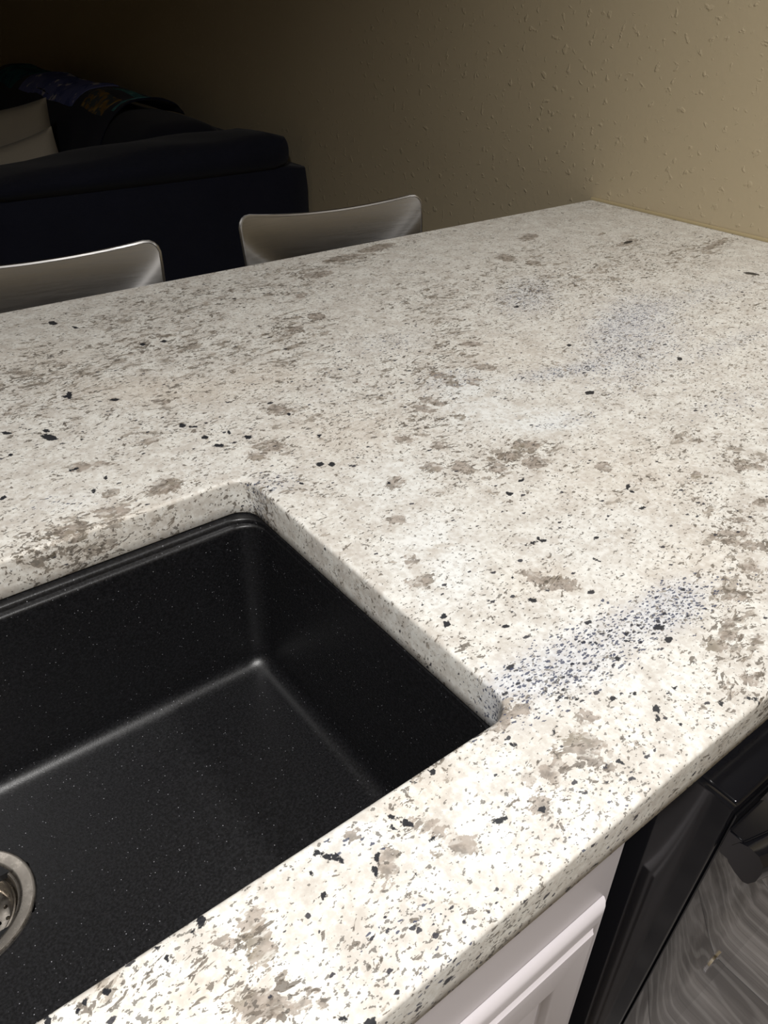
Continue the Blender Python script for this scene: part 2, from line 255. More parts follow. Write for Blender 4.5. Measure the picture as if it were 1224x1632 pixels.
BF = [(-1.3793,0.0804,0.00199,-0.00106,-0.00449,-0.00063,1),(-1.3755,0.0733,0.00292,-0.00139,-0.00368,-0.00121,1),(-1.4279,0.0884,0.00339,-0.00149,-0.00324,-0.00156,1),(-1.4224,0.0814,0.00447,-0.00141,-0.00566,-0.00112,1),(-1.4037,0.0659,0.00116,-0.00203,-0.00058,-0.0033,1),(-1.4092,0.0608,0.00169,-0.00255,-0.00094,-0.0039,1),(-1.3311,0.042,0.00439,-0.00073,-0.0011,-0.00189,1),(-1.3844,0.0958,0.0015,-0.0009,-0.001,-0.0009,1),(-1.3053,0.0322,0.0018,-0.0015,-0.0012,-0.0015,1),(-1.4977,0.0935,0.0011,-0.00248,-0.00125,-0.00339,1),(-1.5036,0.0914,0.00175,-0.00075,-0.0014,-0.0015,1),(-1.3698,0.0579,0.00034,-0.0022,-0.00092,-0.00081,1),(-1.3921,0.0456,0.00096,-0.00129,-0.00194,-0.00064,1),(-1.3846,0.0761,0.00118,-0.00101,-0.00213,-0.00073,1),(-1.3275,0.0806,0.0015,-0.0009,-0.00125,-0.00105,1),(-1.2855,0.0769,0.00105,-0.00179,-0.00177,-0.00097,1),(-1.4382,0.0803,0.0014,-0.00051,-0.00053,-0.0022,1),(-1.4397,0.0662,0.0005,-0.00191,-0.00096,-0.00105,1),(-1.4654,0.0106,0.00175,-0.0006,-0.00105,-0.001,1),(-1.455,0.0027,0.00154,-0.00096,-0.00162,-0.00081,1),(-1.2401,0.1968,0.0024,-0.00225,-0.0018,-0.00275,1),(-1.2439,0.1889,0.0024,-0.0027,-0.0018,-0.0033,1),(-1.2403,0.0266,0.00128,-0.00193,-0.00344,-0.00074,1),(-1.1856,0.0392,0.00175,-0.00315,-0.0015,-0.0021,1),(-1.1904,0.0346,0.00105,-0.0027,-0.00075,-0.0021,1),(-1.2558,0.0682,0.00044,-0.00287,-0.00106,-0.00146,1),(-1.2852,0.0761,0.0015,-0.00105,-0.00125,-0.00105,1),(-1.1441,0.016,-0.00021,-0.00243,-0.00167,-0.00043,1),(-1.1245,0.0056,0.0027,-0.00131,-0.00289,-0.00058,1),(-1.2208,0.0781,0.00133,-0.00151,-0.00158,-0.00105,1),(-1.2015,0.0638,0.0014,-0.00225,-0.001,-0.00175,1),(-1.1689,0.1692,0.00171,-0.0019,-0.00302,-0.00136,1),(-1.2092,0.1605,0.0024,-0.00125,-0.0015,-0.00125,1),(-1.112,0.2232,0.01113,-0.00118,-0.00281,-0.00149,1),(-1.104,0.2232,-0.00177,-0.00146,-0.00707,-0.00038,1),(-1.1018,0.2192,0.0011,-0.00162,-0.00303,-0.00102,1),(-1.1627,0.1993,0.00071,-0.00564,-0.00068,-0.0052,1),(-0.9883,0.2005,0.003,-0.00225,-0.0021,-0.00162,1),(-0.9679,0.2325,0.00043,-0.00532,-0.00176,-0.00293,1),(-0.972,0.2255,0.00142,-0.00168,-0.00319,-0.00101,1),(-1.0615,0.1954,0.00225,-0.00188,-0.00175,-0.0015,1),(-1.0718,0.2929,0.00315,-0.00255,-0.00245,-0.0024,1),(-1.0869,0.1742,0.0009,-0.00165,-0.0042,-0.00083,1),(-1.0439,0.3041,0.00492,-0.00138,-0.00083,-0.00182,1),(-1.1699,0.169,0.00232,-0.00165,-0.00313,-0.00122,1),(-1.2781,1.0043,0.00439,-0.00275,-0.00501,-0.00783,1),(-1.3397,0.7562,0.00348,-0.00292,-0.00074,-0.01051,1),(-1.345,0.7558,0.003,-0.0011,-0.002,-0.0034,1),(-1.3897,0.682,0.00458,-0.00124,-0.00472,-0.00352,1),(-1.3915,0.6658,0.00603,-0.00269,-0.00828,-0.00655,1),(-1.4258,0.7029,0.00564,-0.00112,-0.00582,-0.00365,1),(-1.2542,0.5439,0.0055,-0.00195,-0.004,-0.0036,1),(-1.2578,0.5687,0.0033,-0.00195,-0.0024,-0.00375,1),(-1.2648,0.6078,0.0033,-0.0026,-0.0027,-0.0054,1),(-1.2567,0.5983,0.00544,-0.00096,-0.00253,-0.00221,1),(-1.2196,0.541,0.0033,-0.0021,-0.0024,-0.00375,1),(-1.2318,0.5622,0.00165,-0.0028,-0.0012,-0.0052,1),(-1.3745,0.5499,0.00197,-0.00042,0.00082,-0.00351,1),(-1.3935,0.5846,0.00499,-0.0005,0.00028,-0.00253,1),(-1.1786,0.8488,0.0042,-0.0019,-0.0027,-0.0043,1),(-1.2059,0.8545,0.0035,-0.0018,-0.0025,-0.0042,1),(-1.4358,0.6513,0.0025,-0.0008,-0.002,-0.0027,1),(-1.3007,0.7135,0.00548,-0.00112,-0.00178,-0.00329,1),(-1.4649,0.5725,0.00326,-0.00052,0.00039,-0.0036,1),(-1.3922,0.5343,0.0005,-0.00188,-0.0039,-0.00185,1),(-1.2201,0.5414,0.00166,-0.00254,-0.00482,-0.00311,1),(-1.1889,0.4478,0.003,-0.00245,-0.0021,-0.00367,1),(-1.179,0.4406,0.0033,-0.00245,-0.0024,-0.0035,1),(-1.1553,0.4997,0.00316,-0.00169,0.00014,-0.00379,1),(-0.2201,0.5512,0.00617,-0.0069,-0.01199,-0.00378,1),(-0.8297,0.3975,0.00576,-0.00403,-0.00278,-0.00355,1),(-0.6494,0.3963,-0.00261,-0.0056,-0.00487,-0.00202,1),(-0.6811,0.6677,0.0032,-0.0042,-0.0022,-0.0041,1),(-0.7333,0.5153,0.003,-0.00437,-0.002,-0.00387,1),(-0.2338,0.8045,0.01539,-0.00663,0.0006,-0.00596,1),(-1.258,0.9688,0.00385,-0.00192,-0.02054,-0.00353,1),(-1.3655,0.6417,0.002,-0.001,-0.0014,-0.0027,1),(-1.5225,0.0954,0.0015,-0.0004,-0.001,-0.0012,1),(-1.5199,0.0876,0.0015,-0.0004,-0.0012,-0.0012,1),(-1.5497,0.0899,0.00161,-6e-05,-0.00051,-0.00245,1),(-1.56,0.0913,0.00125,-0.00025,-0.001,-0.0015,1),(-1.5644,0.0898,0.001,-0.0004,-0.001,-0.0012,1),(-1.5238,0.0812,0.0024,0.00015,-0.00021,-0.00144,1),(-1.2239,0.4283,0.002,-0.0012,-0.0016,-0.002,1),(-1.1555,0.5627,0.0022,-0.0017,-0.0016,-0.0027,1),(-1.1541,0.3773,0.002,-0.0014,-0.0014,-0.0018,1),(-1.1765,0.0387,0.0014,-0.00125,-0.001,-0.00087,1),(-1.1579,0.0443,0.00175,-0.0015,-0.00125,-0.00105,1),(-1.3404,0.092,0.0018,-0.0012,-0.0015,-0.0014,1),(-1.3542,0.0936,0.0012,-0.0009,-0.001,-0.00105,1),(-1.5766,0.0947,0.00205,-0.0006,-0.00242,-0.00065,1),(-1.4005,-0.0299,0.001,-0.0006,-0.0008,-0.0006,1),(-1.1859,0.0578,0.0014,-0.00112,-0.0012,-0.001,1),(-1.2242,0.0646,0.00105,-0.00112,-0.00075,-0.001,1),(-1.1834,0.0213,0.0012,-0.00135,-0.0012,-0.0009,1),(-1.1675,0.086,0.0035,-0.0014,-0.00069,-0.00185,1),(-1.1149,0.0888,0.00448,-0.00209,-0.00196,-0.00198,1),(-1.1209,0.076,0.00407,-0.00171,-0.00102,-0.00191,1)]


def granite_material():
    N = NT('granite')
    P = N.pos()
    a1 = N.new('ShaderNodeAttribute', attribute_name='mineral')
    s1 = N.new('ShaderNodeSeparateColor'); N.t.links.new(a1.outputs['Color'], s1.inputs[0])
    tan_d, blk_d, blu_d = s1.outputs
    wht_d = a1.outputs['Alpha']
    a2 = N.new('ShaderNodeAttribute', attribute_name='crystal')
    s2 = N.new('ShaderNodeSeparateColor'); N.t.links.new(a2.outputs['Color'], s2.inputs[0])
    bf, tc, bei = s2.outputs
    # flowing coordinates
    warp = N.noise(P, 9, 3, 0.5, 0, True)
    Pw = N.vadd(P, warp, 0.05)
    fine = N.noise(P, 260, 2, 0.6, 0, True)
    Pf = N.vadd(P, fine, 0.004)
    flow = N.mapping(Pw, (0.65, 1.25, 1.0), (0, 0, math.radians(-24)))
    # base
    n1 = N.noise(Pw, 34, 5, 0.62)
    n2 = N.noise(P, 190, 3, 0.6)
    clump = N.step(N.noise(Pw, 28, 3, 0.6), 0.40, 0.66)
    cream = N.mix(N.step(n1, 0.36, 0.64), srgb(231, 229, 222), srgb(209, 204, 196))
    cream = N.mix(N.math('MULTIPLY', bei, 0.5, clamp=True), cream, srgb(212, 196, 176))
    cream = N.mix(N.math('MULTIPLY', wht_d, N.step(n1, 0.7, 0.4), clamp=True), cream, srgb(234, 235, 232))
    base = N.mix(N.math('MULTIPLY', blu_d, 0.45, clamp=True), cream, srgb(206, 210, 218))
    base = N.mix(N.step(n2, 0.42, 0.68, 0, 0.45), base, srgb(186, 177, 166))
    base = N.mix(N.step(n2, 0.48, 0.3, 0, 0.5), base, srgb(240, 239, 235))
    # grey-tan translucent grains, everywhere a little, thick in the tan veins
    flow2 = N.mapping(Pw, (0.8, 1.3, 1.0), (0, 0, math.radians(-20)), (1, 1, 0))
    n3 = N.noise(flow, 62, 5, 0.68)
    clear = N.math('MULTIPLY', wht_d, 0.06)
    thr = N.math('SUBTRACT', N.math('ADD', 0.655, clear), N.math('MULTIPLY', tan_d, 0.135))
    t1 = N.step(N.math('SUBTRACT', n3, thr), 0.0, 0.025)
    tan_c = N.mix(N.step(n2, 0.35, 0.65), srgb(124, 115, 104), srgb(172, 162, 150))
    base = N.mix(N.math('MULTIPLY', t1, 0.78), base, tan_c)
    # single big crystals with ragged rims
    ea = N.math('MULTIPLY', N.math('SUBTRACT', N.noise(P, 75, 3, 0.6), 0.5), 0.022)
    eb = N.math('MULTIPLY', N.math('SUBTRACT', N.noise(flow2, 210, 3, 0.65), 0.5), 0.016)
    t4 = N.step(N.math('ADD', tc, N.math('ADD', ea, eb)), -0.0008, 0.0004)
    t4 = N.math('MULTIPLY', t4, N.step(N.noise(flow2, 125, 3, 0.6), 0.40, 0.47, 0.5, 1.0))
    cry = N.mix(N.step(N.noise(P, 120, 3, 0.6), 0.35, 0.62), srgb(118, 108, 98), srgb(166, 154, 143))
    cry = N.mix(N.step(N.noise(Pw, 42, 3, 0.6), 0.52, 0.66, 0, 0.6), cry, srgb(122, 112, 92))
    base = N.mix(N.math('MULTIPLY', t4, 0.82), base, cry)
    # irregular flakes of darker feldspar and mica
    n5 = N.noise(flow2, 150, 3, 0.62, 0.5)
    thr5 = N.math('SUBTRACT', N.math('ADD', 0.652, clear), N.math('ADD', N.math('MULTIPLY', tan_d, 0.075), N.math('MULTIPLY', clump, 0.05)))
    t5b = N.step(N.math('SUBTRACT', n5, thr5), 0.0, 0.03)
    base = N.mix(N.math('MULTIPLY', t5b, 0.85), base, N.mix(n1, srgb(72, 66, 59), srgb(132, 122, 111)))
    n6 = N.noise(N.mapping(P, (0.85, 1.2, 1), (0, 0, -0.4), (5, 2, 0)), 300, 2, 0.6)
    thr6 = N.math('SUBTRACT', 0.645, N.math('ADD', N.math('MULTIPLY', clump, 0.05), N.math('MULTIPLY', blk_d, 0.03)))
    t6 = N.step(N.math('SUBTRACT', n6, thr6), 0.0, 0.03)
    base = N.mix(N.math('MULTIPLY', t6, 0.75), base, srgb(90, 85, 79))
    n7 = N.noise(N.mapping(Pw, (0.62, 1.6, 1), (0, 0, -0.15), (2, 9, 4)), 70, 4, 0.7, 0.4)
    thr7 = N.math('SUBTRACT', N.math('ADD', 0.672, clear), N.math('MULTIPLY', tan_d, 0.10))
    t7 = N.step(N.math('SUBTRACT', n7, thr7), 0.0, 0.025)
    base = N.mix(N.math('MULTIPLY', t7, 0.82), base, N.mix(N.step(n2, 0.4, 0.6), srgb(84, 77, 68), srgb(128, 118, 106)))
    # dark brown cores in the thickest veins
    n4 = N.noise(N.mapping(Pw, (0.7, 1.5, 1), (0, 0, -0.6), (7, 2, 1)), 95, 5, 0.72)
    thr3 = N.math('SUBTRACT', 0.75, N.math('MULTIPLY', tan_d, 0.16))
    t3 = N.step(N.math('SUBTRACT', n4, thr3), 0.0, 0.025)
    base = N.mix(N.math('MULTIPLY', t3, 0.88), base, srgb(88, 80, 68))
    # specks
    def specks(base, scale, dens, colr, loc, sx=1.0, sy=1.0, rot=0.0, rmin=0.16, rmax=0.42, alpha=0.95):
        d, r, q = N.voronoi(N.mapping(Pf, (sx, sy, 1), (0, 0, rot), loc), scale)
        rad = N.step(q, 0, 1, rmin, rmax, False)
        inside = N.step(N.math('SUBTRACT', rad, d), 0.0, 0.10)
        keep = N.math('LESS_THAN', r, dens)
        return N.mix(N.math('MULTIPLY', N.math('MULTIPLY', inside, keep), alpha), base, colr)
    bd = N.math('ADD', N.math('MULTIPLY', blk_d, N.math('ADD', 0.16, N.math('MULTIPLY', clump, 0.36))), 0.012)
    bd = N.math('ADD', bd, N.math('MULTIPLY', clump, 0.035))
    base = specks(base, 185, bd, srgb(52, 52, 60), (4, 0, 1), 0.8, 1.35, -0.35, 0.14, 0.46, 0.93)
    bd2 = N.math('ADD', N.math('MULTIPLY', blk_d, 0.09), 0.006)
    base = specks(base, 95, bd2, srgb(38, 39, 46), (9, 3, 2), 0.8, 1.3, -0.3, 0.10, 0.36, 0.95)
    base = specks(base, 350, N.math('MULTIPLY', blu_d, 0.66), srgb(66, 72, 94), (2, 8, 5), 0.65, 1.5, -0.55, 0.2, 0.58, 0.88)
    base = specks(base, 230, N.math('MULTIPLY', N.math('MULTIPLY', blu_d, blk_d), 0.22), srgb(36, 38, 48), (6, 1, 7), 0.7, 1.4, -0.5, 0.15, 0.5, 0.92)
    base = specks(base, 60, 0.012, srgb(122, 84, 66), (5, 5, 5), 1, 1, 0, 0.05, 0.22, 0.7)
    # single black mica flakes
    e2 = N.math('MULTIPLY', N.math('SUBTRACT', N.noise(P, 230, 3, 0.6), 0.5), 0.0065)
    t5 = N.step(N.math('ADD', bf, e2), -0.0002, 0.0004)
    base = N.mix(N.math('MULTIPLY', t5, 0.97), base, srgb(34, 36, 42))
    N.set(color=base, rough=N.step(n2, 0.3, 0.7, 0.30, 0.40), spec=0.28)
    return N.m

def simple(name, col, rough=0.5, metal=0.0, spec=0.5, coat=0.0):
    return NT(name).set(color=col, rough=rough, metal=metal, spec=spec, coat=coat)

def wall_material():
    N = NT('wall_paint')
    P = N.pos()
    n = N.noise(P, 3, 3)
    N.set(color=N.mix(n, srgb(196, 181, 151), srgb(203, 188, 158)), rough=0.42, spec=0.35)
    a = N.step(N.noise(P, 55, 3, 0.5, 0.3), 0.60, 0.72)
    b = N.noise(P, 90, 3, 0.6)
    h = N.math('ADD', a, N.math('MULTIPLY', b, 0.35))
    N.bump(h, 0.55, 0.0018)
    return N.m

def composite_material():
    N = NT('black_composite')
    P = N.pos()
    d, r, q = N.voronoi(P, 620)
    k = N.math('MULTIPLY', N.math('LESS_THAN', r, 0.035), N.step(d, 0.34, 0.14))
    k = N.math('MULTIPLY', k, q)
    n = N.noise(P, 420, 3, 0.6)
    col = N.mix(N.step(n, 0.35, 0.7), srgb(12, 12, 14), srgb(23, 23, 26))
    col = N.mix(k, col, srgb(170, 170, 176))
    N.set(color=col, rough=N.step(n, 0.3, 0.7, 0.36, 0.46), spec=0.62)
    N.bump(N.noise(P, 700, 2, 0.6), 0.18, 0.0006)
    return N.m

def brushed_material(name, col, rough=0.32, sx=(2, 2, 220), aniso=0.0, metal_bump=0.0):
    N = NT(name)
    P = N.pos()
    n = N.noise(N.mapping(P, sx), 5, 4, 0.6)
    N.set(color=N.mix(n, col, tuple(c * 0.86 for c in col[:3]) + (1,)), rough=N.step(n, 0.3, 0.7, rough - 0.05, rough + 0.08), metal=1.0)
    if metal_bump: N.bump(n, metal_bump, 0.001)
    if aniso:
        tg = N.new('ShaderNodeTangent', direction_type='RADIAL', axis='Z')
        N.t.links.new(tg.outputs[0], N.b.inputs['Tangent'])
        N.set(aniso=aniso)
    return N.m

def plank_material():
    N = NT('grey_wood_plank')
    P = N.pos()
    oi = N.new('ShaderNodeObjectInfo')
    off = N.new('ShaderNodeVectorMath', operation='MULTIPLY_ADD')
    N.put(off.inputs[0], oi.outputs['Random']); N.put(off.inputs[1], (37.0, 11.0, 5.0)); N.put(off.inputs[2], P)
    Q = off.outputs[0]
    warp = N.noise(N.mapping(Q, (3.4, 0.55, 1)), 2.2, 2, 0.5)
    sep = N.new('ShaderNodeSeparateXYZ'); N.t.links.new(N.mapping(Q, (1, 1, 1)), sep.inputs[0])
    rings = N.math('SINE', N.math('ADD', N.math('MULTIPLY', sep.outputs[0], 260), N.math('MULTIPLY', warp, 52)))
    fib = N.noise(N.mapping(Q, (160, 4, 1)), 2.2, 4, 0.65)
    tone = N.noise(N.mapping(Q, (6, 1, 1)), 2.5, 3, 0.5)
    g = N.mix(N.step(tone, 0.35, 0.65), srgb(104, 100, 99), srgb(146, 141, 139))
    g = N.mix(N.step(rings, 0.3, 1.0, 0, 0.24), g, srgb(192, 188, 186))
    g = N.mix(N.step(fib, 0.45, 0.7, 0, 0.45), g, srgb(88, 84, 83))
    g = N.mix(N.step(oi.outputs['Random'], 0, 1, 0, 0.25), g, srgb(100, 96, 95))
    N.set(color=g, rough=0.42, spec=0.4)
    N.bump(fib, 0.15, 0.001)
    return N.m

def fabric_material(name, c1, c2, scale=500, rough=0.95, sheen=0.08):
    N = NT(name)
    P = N.pos()
    n = N.noise(P, scale, 3, 0.6)
    m = N.noise(P, 8, 3, 0.6)
    N.set(color=N.mix(N.math('MULTIPLY', N.math('ADD', n, m), 0.5), c1, c2), rough=rough, sheen=sheen, spec=0.2)
    N.bump(n, 0.3, 0.002)
    return N.m

def gloss_black(name, dust=0.0):
    N = NT(name)
    P = N.pos()
    col = srgb(16, 16, 19)
    if dust:
        d, r, q = N.voronoi(P, 160)
        k = N.math('MULTIPLY', N.math('LESS_THAN', r, dust), N.step(d, 0.22, 0.08))
        col = N.mix(N.math('MULTIPLY', k, q), col, srgb(175, 175, 170))
    N.set(color=col, rough=0.10, spec=0.5)
    return N.m

M = dict(
    granite=granite_material(), wall=wall_material(), sink=composite_material(),
    steel=brushed_material('brushed_steel', srgb(206, 198, 188), 0.30, (30, 30, 30)),
    alu=brushed_material('brushed_aluminium', srgb(182, 180, 178), 0.44, (4, 4, 160), 0.7),
    white=NT('white_paint').set(color=srgb(208, 202, 205), rough=0.38, spec=0.45),
    ceiling=NT('ceiling_paint').set(color=srgb(120, 116, 110), rough=0.9),
    caulk=NT('caulk').set(color=srgb(176, 160, 124), rough=0.5),
    black=gloss_black('gloss_black'), dusty=gloss_black('dusty_gloss_black', 0.05),
    front=NT('mirror_black').set(color=srgb(14, 14, 16), rough=0.035, spec=0.6, coat=0.6, coat_rough=0.02),
    gap=NT('matte_black').set(color=srgb(18, 18, 20), rough=0.6),
    chrome=NT('chrome').set(color=srgb(225, 225, 228), rough=0.08, metal=1.0),
    plank=plank_material(),
    subfloor=NT('subfloor').set(color=srgb(48, 46, 45), rough=0.8),
    sofa=fabric_material('sofa_fabric', srgb(16, 18, 28), srgb(32, 34, 48), 260),
    quilt=fabric_material('quilt_navy', srgb(18, 20, 36), srgb(30, 34, 56)),
    pillow=fabric_material('pillow_linen', srgb(158, 150, 136), srgb(176, 168, 154)),
)

# ------------------------------------------------------------------ the room
ZC = 0.914                      # worktop height
TH = 0.0386                     # worktop thickness
DEP = 1.0907                    # worktop depth
XL, XR, YN, YF, ZT = -4.6, 0.0, -1.9, 6.6, 2.44
fl = tag(box('floor', (XL, YN, -0.06), (XR, YF, -0.008), M['subfloor']), kind='structure')
pw, pl = 0.178, 1.19            # boards run away from the cabinets
full = None
row = 0
x = XR - pw
while x >= XL - 1e-6:
    y = YN - (0.0, 0.42, 0.83)[row % 3]
    while y < YF - 0.02:
        y0, y1 = max(y, YN), min(y + pl, YF)
        if y1 - y0 > pl - 1e-6 and full:
            o = full.copy()
            COL.objects.link(o)
        else:
            o = bm_obj('plank', box_bm((0, 0, -0.0079), (pw - 0.0012, y1 - y0 - 0.0012, 0.0), 0.0008, 1), M['plank'], fl)
            if y1 - y0 > pl - 1e-6: full = o
        o.parent = fl
        o.location = (x, y0, 0)
        y += pl
    x -= pw
    row += 1
wr = tag(box('wall_right', (0, YN, 0), (0.12, YF, ZT), M['wall']), kind='structure')
tag(box('wall_far', (XL, YF, 0), (0.12, YF + 0.12, ZT), M['wall']), kind='structure')
tag(box('wall_left', (XL - 0.12, YN, 0), (XL, YF + 0.12, ZT), M['wall']), kind='structure')
tag(box('wall_near', (XL - 0.12, YN - 0.12, 0), (0.12, YN, ZT), M['wall']), kind='structure')
tag(box('ceiling', (XL - 0.12, YN - 0.12, ZT), (0.12, YF + 0.12, ZT + 0.1), M['ceiling']), kind='structure')

# ------------------------------------------------------------------ worktop slab
HX0, HX1, HY0, HY1, HR = -1.974, -1.2619, 0.0977, 0.4719, 0.021
CX0, CX1, CY0, CY1 = -2.45, -0.0015, 0.0, DEP
ER = 0.0035                     # eased edge radius

def axis(breaks, must):
    pts = []
    for a, b, s in breaks:
        n = max(1, int(round((b - a) / s)))
        pts += [a + (b - a) * i / n for i in range(n)]
    pts.append(breaks[-1][1])
    pts = np.array(pts)
    for m in must:
        pts[np.argmin(abs(pts - m))] = m
    return pts

def ellipse_field(L, X, Y):
    out = np.zeros_like(X)
    for cx, cy, a, b, c, d, s in L:
        det = a * d - b * c
        dx, dy = X - cx, Y - cy
        u = (d * dx - b * dy) / det
        v = (-c * dx + a * dy) / det
        out += s * np.exp(-0.5 * ((u * u + v * v) / 0.72) ** 1.5)
    return out

def ellipse_sdf(L, X, Y, rmin):
    out = np.full(X.shape, -0.02)
    for cx, cy, a, b, c, d, s in L:
        M2 = np.array([[a, b], [c, d]])
        U, S, Vt = np.linalg.svd(M2)
        S = np.maximum(S, rmin)
        S[0] = min(S[0], S[1] * 4.0)
        dx, dy = X - cx, Y - cy
        u = (U[0, 0] * dx + U[1, 0] * dy) / S[0]
        v = (U[0, 1] * dx + U[1, 1] * dy) / S[1]
        out = np.maximum(out, (1 - np.sqrt(u * u + v * v)) * S[1])
    return np.clip(out, -0.02, 0.02)

def build_worktop():
    hx0, hx1, hy0, hy1, hr = HX0 - ER, HX1 + ER, HY0 - ER, HY1 + ER, HR + ER
    gx = axis([(CX0 + ER, -1.63, 0.012), (-1.63, -0.72, 0.002), (-0.72, CX1 - ER, 0.0032)], [hx0, hx1])
    gy = axis([(CY0 + ER, 0.52, 0.002), (0.52, CY1 - ER, 0.0032)], [hy0, hy1])
    nx, ny = len(gx), len(gy)
    X, Y = np.meshgrid(gx, gy, indexing='xy')
    X, Y = X.ravel().copy(), Y.ravel().copy()
    i, j = np.meshgrid(np.arange(nx - 1), np.arange(ny - 1), indexing='xy')
    v00 = (j * nx + i).ravel()
    quads = np.stack([v00, v00 + 1, v00 + nx + 1, v00 + nx], 1)
    cxq, cyq = X[quads].mean(1), Y[quads].mean(1)
    mx, my, ex, ey = (hx0 + hx1) / 2, (hy0 + hy1) / 2, (hx1 - hx0) / 2 - hr, (hy1 - hy0) / 2 - hr
    def sdf(x, y):
        qx, qy = abs(x - mx) - ex, abs(y - my) - ey
        return np.hypot(np.maximum(qx, 0), np.maximum(qy, 0)) + np.minimum(np.maximum(qx, qy), 0) - hr
    quads = quads[sdf(cxq, cyq) > 0]
    # rim of the cut-out
    e = {}
    for k in range(4):
        a, b = quads[:, k], quads[:, (k + 1) % 4]
        for p, q in zip(a.tolist(), b.tolist()):
            if (q, p) in e: del e[(q, p)]
            else: e[(p, q)] = 1
    per = lambda v: (v % nx in (0, nx - 1)) or (v // nx in (0, ny - 1))
    nxt = {p: q for (p, q) in e if not (per(p) and per(q))}
    start = next(iter(nxt))
    hole = [start]
    while nxt[hole[-1]] != start:
        hole.append(nxt[hole[-1]])
    hole = np.array(hole)
    for _ in range(3):
        x, y = X[hole], Y[hole]
        s = sdf(x, y); h = 1e-5
        gxx = (sdf(x + h, y) - sdf(x - h, y)) / (2 * h); gyy = (sdf(x, y + h) - sdf(x, y - h)) / (2 * h)
        X[hole] = x - s * gxx; Y[hole] = y - s * gyy
    x, y = X[hole], Y[hole]; h = 1e-5
    # inward (into the cut-out) normals
    hn = -np.stack([(sdf(x + h, y) - sdf(x - h, y)) / (2 * h), (sdf(x, y + h) - sdf(x, y - h)) / (2 * h)], 1)
    ln = np.linalg.norm(hn, axis=1, keepdims=True); hn /= np.maximum(ln, 1e-6)
    out = list(range(nx)) + [r * nx + nx - 1 for r in range(1, ny)] + [(ny - 1) * nx + c for c in range(nx - 2, -1, -1)] + [r * nx for r in range(ny - 2, 0, -1)]
    out = np.array(out)
    on = np.zeros((len(out), 2))
    c, r = out % nx, out // nx
    on[c == 0, 0] = -1; on[c == nx - 1, 0] = 1; on[r == 0, 1] = -1; on[r == ny - 1, 1] = 1
    prof = [(ER * math.sin(a), -ER * (1 - math.cos(a))) for a in np.radians([22.5, 45, 67.5, 90])] + \
           [(ER, -TH * 0.35), (ER, -TH * 0.7), (ER, -TH + 0.0015), (ER - 0.0015, -TH)]
    VX, VY, VZ = [X], [Y], [np.full(len(X), ZC)]
    src = [np.arange(len(X))]
    faces = [quads]
    base = len(X)
    last = []
    for loop, nn, flip in ((out, on, True), (hole, hn, False)):
        prev = loop
        m = len(loop)
        for d, dz in prof:
            cur = np.arange(base, base + m); base += m
            VX.append(X[loop] + nn[:, 0] * d); VY.append(Y[loop] + nn[:, 1] * d); VZ.append(np.full(m, ZC + dz))
            src.append(loop)
            a, b = prev, np.roll(prev, -1)
            c2, d2 = np.roll(cur, -1), cur
            q = np.stack([a, d2, c2, b], 1)
            faces.append(q)
            prev = cur
        last.append(prev)
    V = np.stack([np.concatenate(VX), np.concatenate(VY), np.concatenate(VZ)], 1)
    src = np.concatenate(src)
    # underside: a frame of four slabs of quads round the cut-out
    zb = ZC - TH
    ob = [(CX0 + .0015, CY0 + .0015), (CX1 - .0015, CY0 + .0015), (CX1 - .0015, CY1 - .0015), (CX0 + .0015, CY1 - .0015)]
    hb = [(HX0 - .0015, HY0 - .0015), (HX1 + .0015, HY0 - .0015), (HX1 + .0015, HY1 + .0015), (HX0 - .0015, HY1 + .0015)]
    V = np.vstack([V, [(x, y, zb) for x, y in ob + hb]])
    src = np.concatenate([src, np.zeros(8, int)])
    faces.append(np.array([[base + k, base + 4 + k, base + 4 + (k + 1) % 4, base + (k + 1) % 4] for k in range(4)]))
    F = np.vstack(faces)
    used = np.zeros(len(V), bool); used[F.ravel()] = True
    remap = np.cumsum(used) - 1
    V = V[used]; src = src[used]; F = remap[F]
    me = bpy.data.meshes.new('worktop')
    me.vertices.add(len(V)); me.vertices.foreach_set('co', V.astype(np.float32).ravel())
    me.loops.add(F.size); me.loops.foreach_set('vertex_index', F.astype(np.int32).ravel())
    me.polygons.add(len(F))
    me.polygons.foreach_set('loop_start', np.arange(0, F.size, 4, dtype=np.int32))
    me.update(calc_edges=True)
    me.validate()
    xs, ys = X[src], Y[src]
    src_side = V[:, 2] < ZC - 0.004
    col1 = np.stack([np.clip(ellipse_field(L, xs, ys), 0, m) for L, m in ((TAN, 0.88), (BLACK, 1.5), (BLUE, 1.4), (WHITE, 1.6))], 1).astype(np.float32)
    col2 = np.stack([ellipse_sdf(BF, xs, ys, 0.0014), ellipse_sdf(TC, xs, ys, 0.003), np.clip(ellipse_field(BEIGE, xs, ys), 0, 1.2), np.ones(len(xs))], 1).astype(np.float32)
    side = src_side
    col2[side, 0] -= 0.0035; col2[side, 1] -= 0.004
    for nm, c in (('mineral', col1), ('crystal', col2)):
        at = me.attributes.new(nm, 'FLOAT_COLOR', 'POINT')
        at.data.foreach_set('color', c.ravel())
    o = link('worktop', me, M['granite'])
    return o
tag(build_worktop(), 'white speckled granite worktop with a rectangular sink cut-out', 'worktop')
# caulk bead where the slab meets the wall
bead = [[(-0.0016 - 0.0045 * math.cos(a), yy, ZC + 0.0003 + 0.0055 * math.sin(a)) for a in np.radians([0, 22, 45, 68, 90])] + [(-0.0005, yy, ZC + 0.0058), (-0.0005, yy, ZC + 0.0003)] for yy in np.linspace(0.0, DEP, 30)]
tag(loft('trim_1', bead, M['caulk'], None, True, True), kind='structure')

